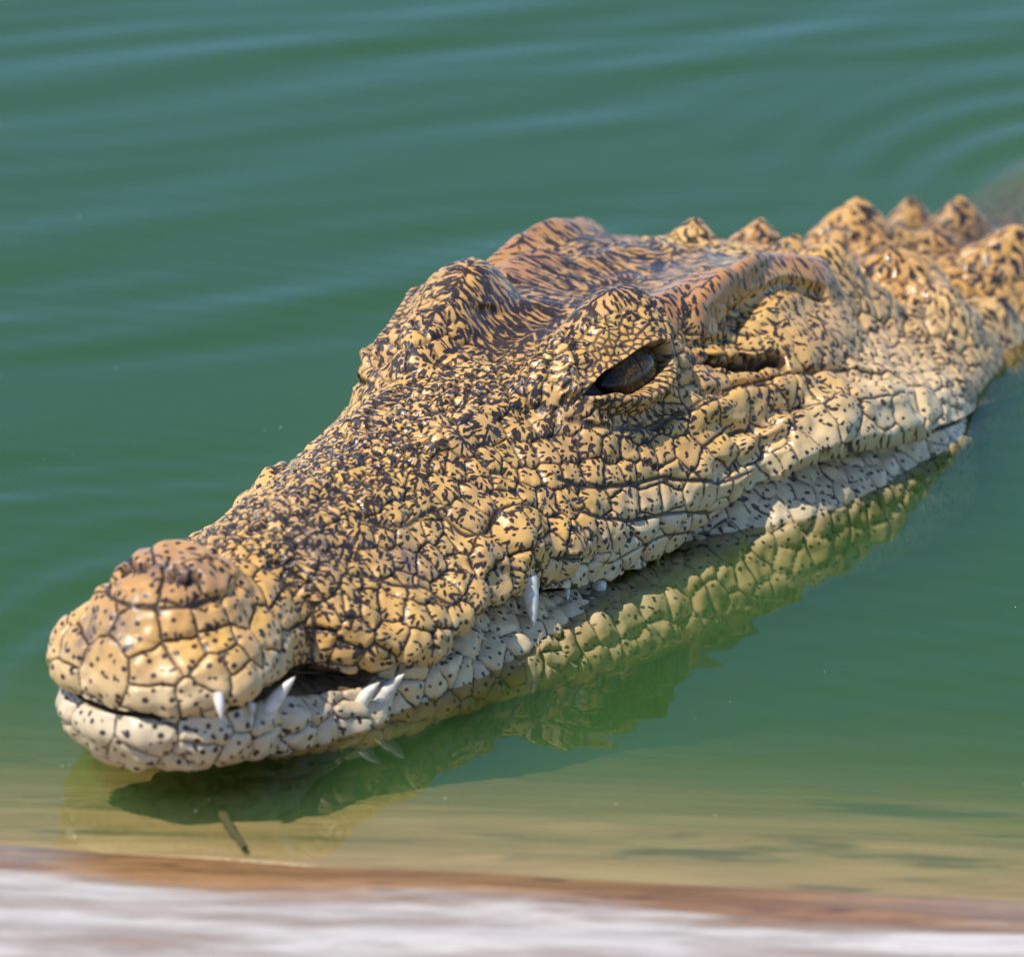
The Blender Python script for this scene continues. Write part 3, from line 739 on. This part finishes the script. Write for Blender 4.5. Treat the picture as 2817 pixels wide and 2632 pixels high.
far_side = smooth01((GY + .05 - .9 * (GX + .15)) / .35)                   # open water behind the head is livelier
h = .85 * far_side * (.00085 * wave(-.40, .92, .115, .3, 2.6 * n1 + 1.5 * n3) + .00042 * wave(-.55, .83, .068, 1.1, 4 * n2 + 2 * n3) + .00016 * wave(-.25, .97, .040, 2.0, 4 * n1)) * (.45 + .55 * n3 + .35 * n2)
h += .00006 * wave(-.2, .98, .034, 0, 5 * n1) * (.6 + .6 * n3) + .000045 * wave(.35, .93, .019, 1.7, 5 * n2) * (.6 + .6 * n3)
c0 = np.array([.30, .43]); rr = np.hypot(GX - c0[0], (GY - c0[1]) * .72)
h += .00055 * np.sin(2 * math.pi * rr / .034 + 1.6 * n1 + 1.2 * n3) * np.exp(-((rr - .10) / .085) ** 2) * smooth01((GX * -.3 + GY - .30) / .2)
wl = np.hypot(GX + .13, (GY + .15) * .6)                                  # rings spreading from the snout
h += .0006 * np.sin(2 * math.pi * wl / .030) * np.exp(-((wl - .07) / .05) ** 2) * smooth01((-.10 - GX) / .04) * smooth01((GY + .20) / .08)
fade = smooth01((np.minimum.reduce([GX + .62, .72 - GX, GY + .5, 1.15 - GY]) + .3) / .3)
h *= fade
na, nb = GX.shape
top = np.stack([GX, GY, h], -1).reshape(-1, 3)
idx = np.arange(na * nb).reshape(na, nb)
FQ = np.stack([idx[:-1, :-1], idx[1:, :-1], idx[1:, 1:], idx[:-1, 1:]], -1).reshape(-1, 4)
loop = np.concatenate([idx[:-1, 0], idx[-1, :-1], idx[:0:-1, -1], idx[0, :0:-1]])
lowv = top[loop] * np.array([1, 1, 0]) + np.array([0, 0, -.7]); base = na * nb; nl_ = len(loop)
lid = base + np.arange(nl_)
side = np.stack([loop, lid, np.roll(lid, -1), np.roll(loop, -1)], -1)
me = bpy.data.meshes.new('water')
me.from_pydata(np.concatenate([top, lowv]).tolist(), [], FQ.tolist() + side.tolist() + [lid[::-1].tolist()])
me.polygons.foreach_set('use_smooth', np.ones(len(me.polygons), bool)); me.materials.append(m)
water = link(bpy.data.objects.new('water', me)); water['kind'] = 'structure'
sc.cycles.volume_bounces = 2; sc.cycles.max_bounces = 12; sc.cycles.transparent_max_bounces = 16

# ------------------------------------------------------------------ small things
m, N_, L_, B_ = new_mat('wet_twig'); B_.inputs['Base Color'].default_value = (.09, .065, .035, 1); B_.inputs['Roughness'].default_value = .5
pts = [px_on_z(602, 2225, -.012), px_on_z(622, 2255, -.0105), px_on_z(640, 2285, -.0085), px_on_z(664, 2318, -.0062), px_on_z(672, 2334, -.0050)]
pts = sub_line(np.array(pts), 5); V = []; F_ = []
for i, p in enumerate(pts):
    r_ = .0022 * (1 - .55 * i / len(pts)) * (1 + .2 * math.sin(i * 1.9))
    for j in range(8): V.append(p + r_ * (RT * math.cos(j * math.pi / 4) + HZ * math.sin(j * math.pi / 4)))
for i in range(len(pts) - 1):
    for j in range(8): F_.append((i*8+j, i*8+(j+1)%8, (i+1)*8+(j+1)%8, (i+1)*8+j))
tw = mesh_obj('twig', V, F_, m); tw['label'] = 'thin dark twig lying on the submerged timber below the chin'; tw['category'] = 'twig'
m, N_, L_, B_ = new_mat('floating_specks'); B_.inputs['Base Color'].default_value = (.6, .62, .5, 1)
V = []; F_ = []; rs = np.random.default_rng(5)
for i in range(90):
    x, y = rs.uniform(0, IW), rs.uniform(150, 2250); c = px_on_z(x, y); r_ = .00025 + .0004 * rs.random() ** 3; b_ = len(V); an = rs.random() * 3
    for (a1, a2, a3) in ((1,0,0),(0,.6,0),(-1,0,0),(0,-.6,0),(0,0,.5),(0,0,-.5)):
        V.append(c + r_ * np.array([a1 * math.cos(an) - a2 * math.sin(an), a1 * math.sin(an) + a2 * math.cos(an), a3]))
    for q_ in ((0,1,4),(1,2,4),(2,3,4),(3,0,4),(1,0,5),(2,1,5),(3,2,5),(0,3,5)): F_.append(tuple(b_ + z_ for z_ in q_))
fs = mesh_obj('floating_specks', V, F_, m); fs['kind'] = 'stuff'; fs['label'] = 'tiny pale specks floating on the water'; fs['category'] = 'specks'
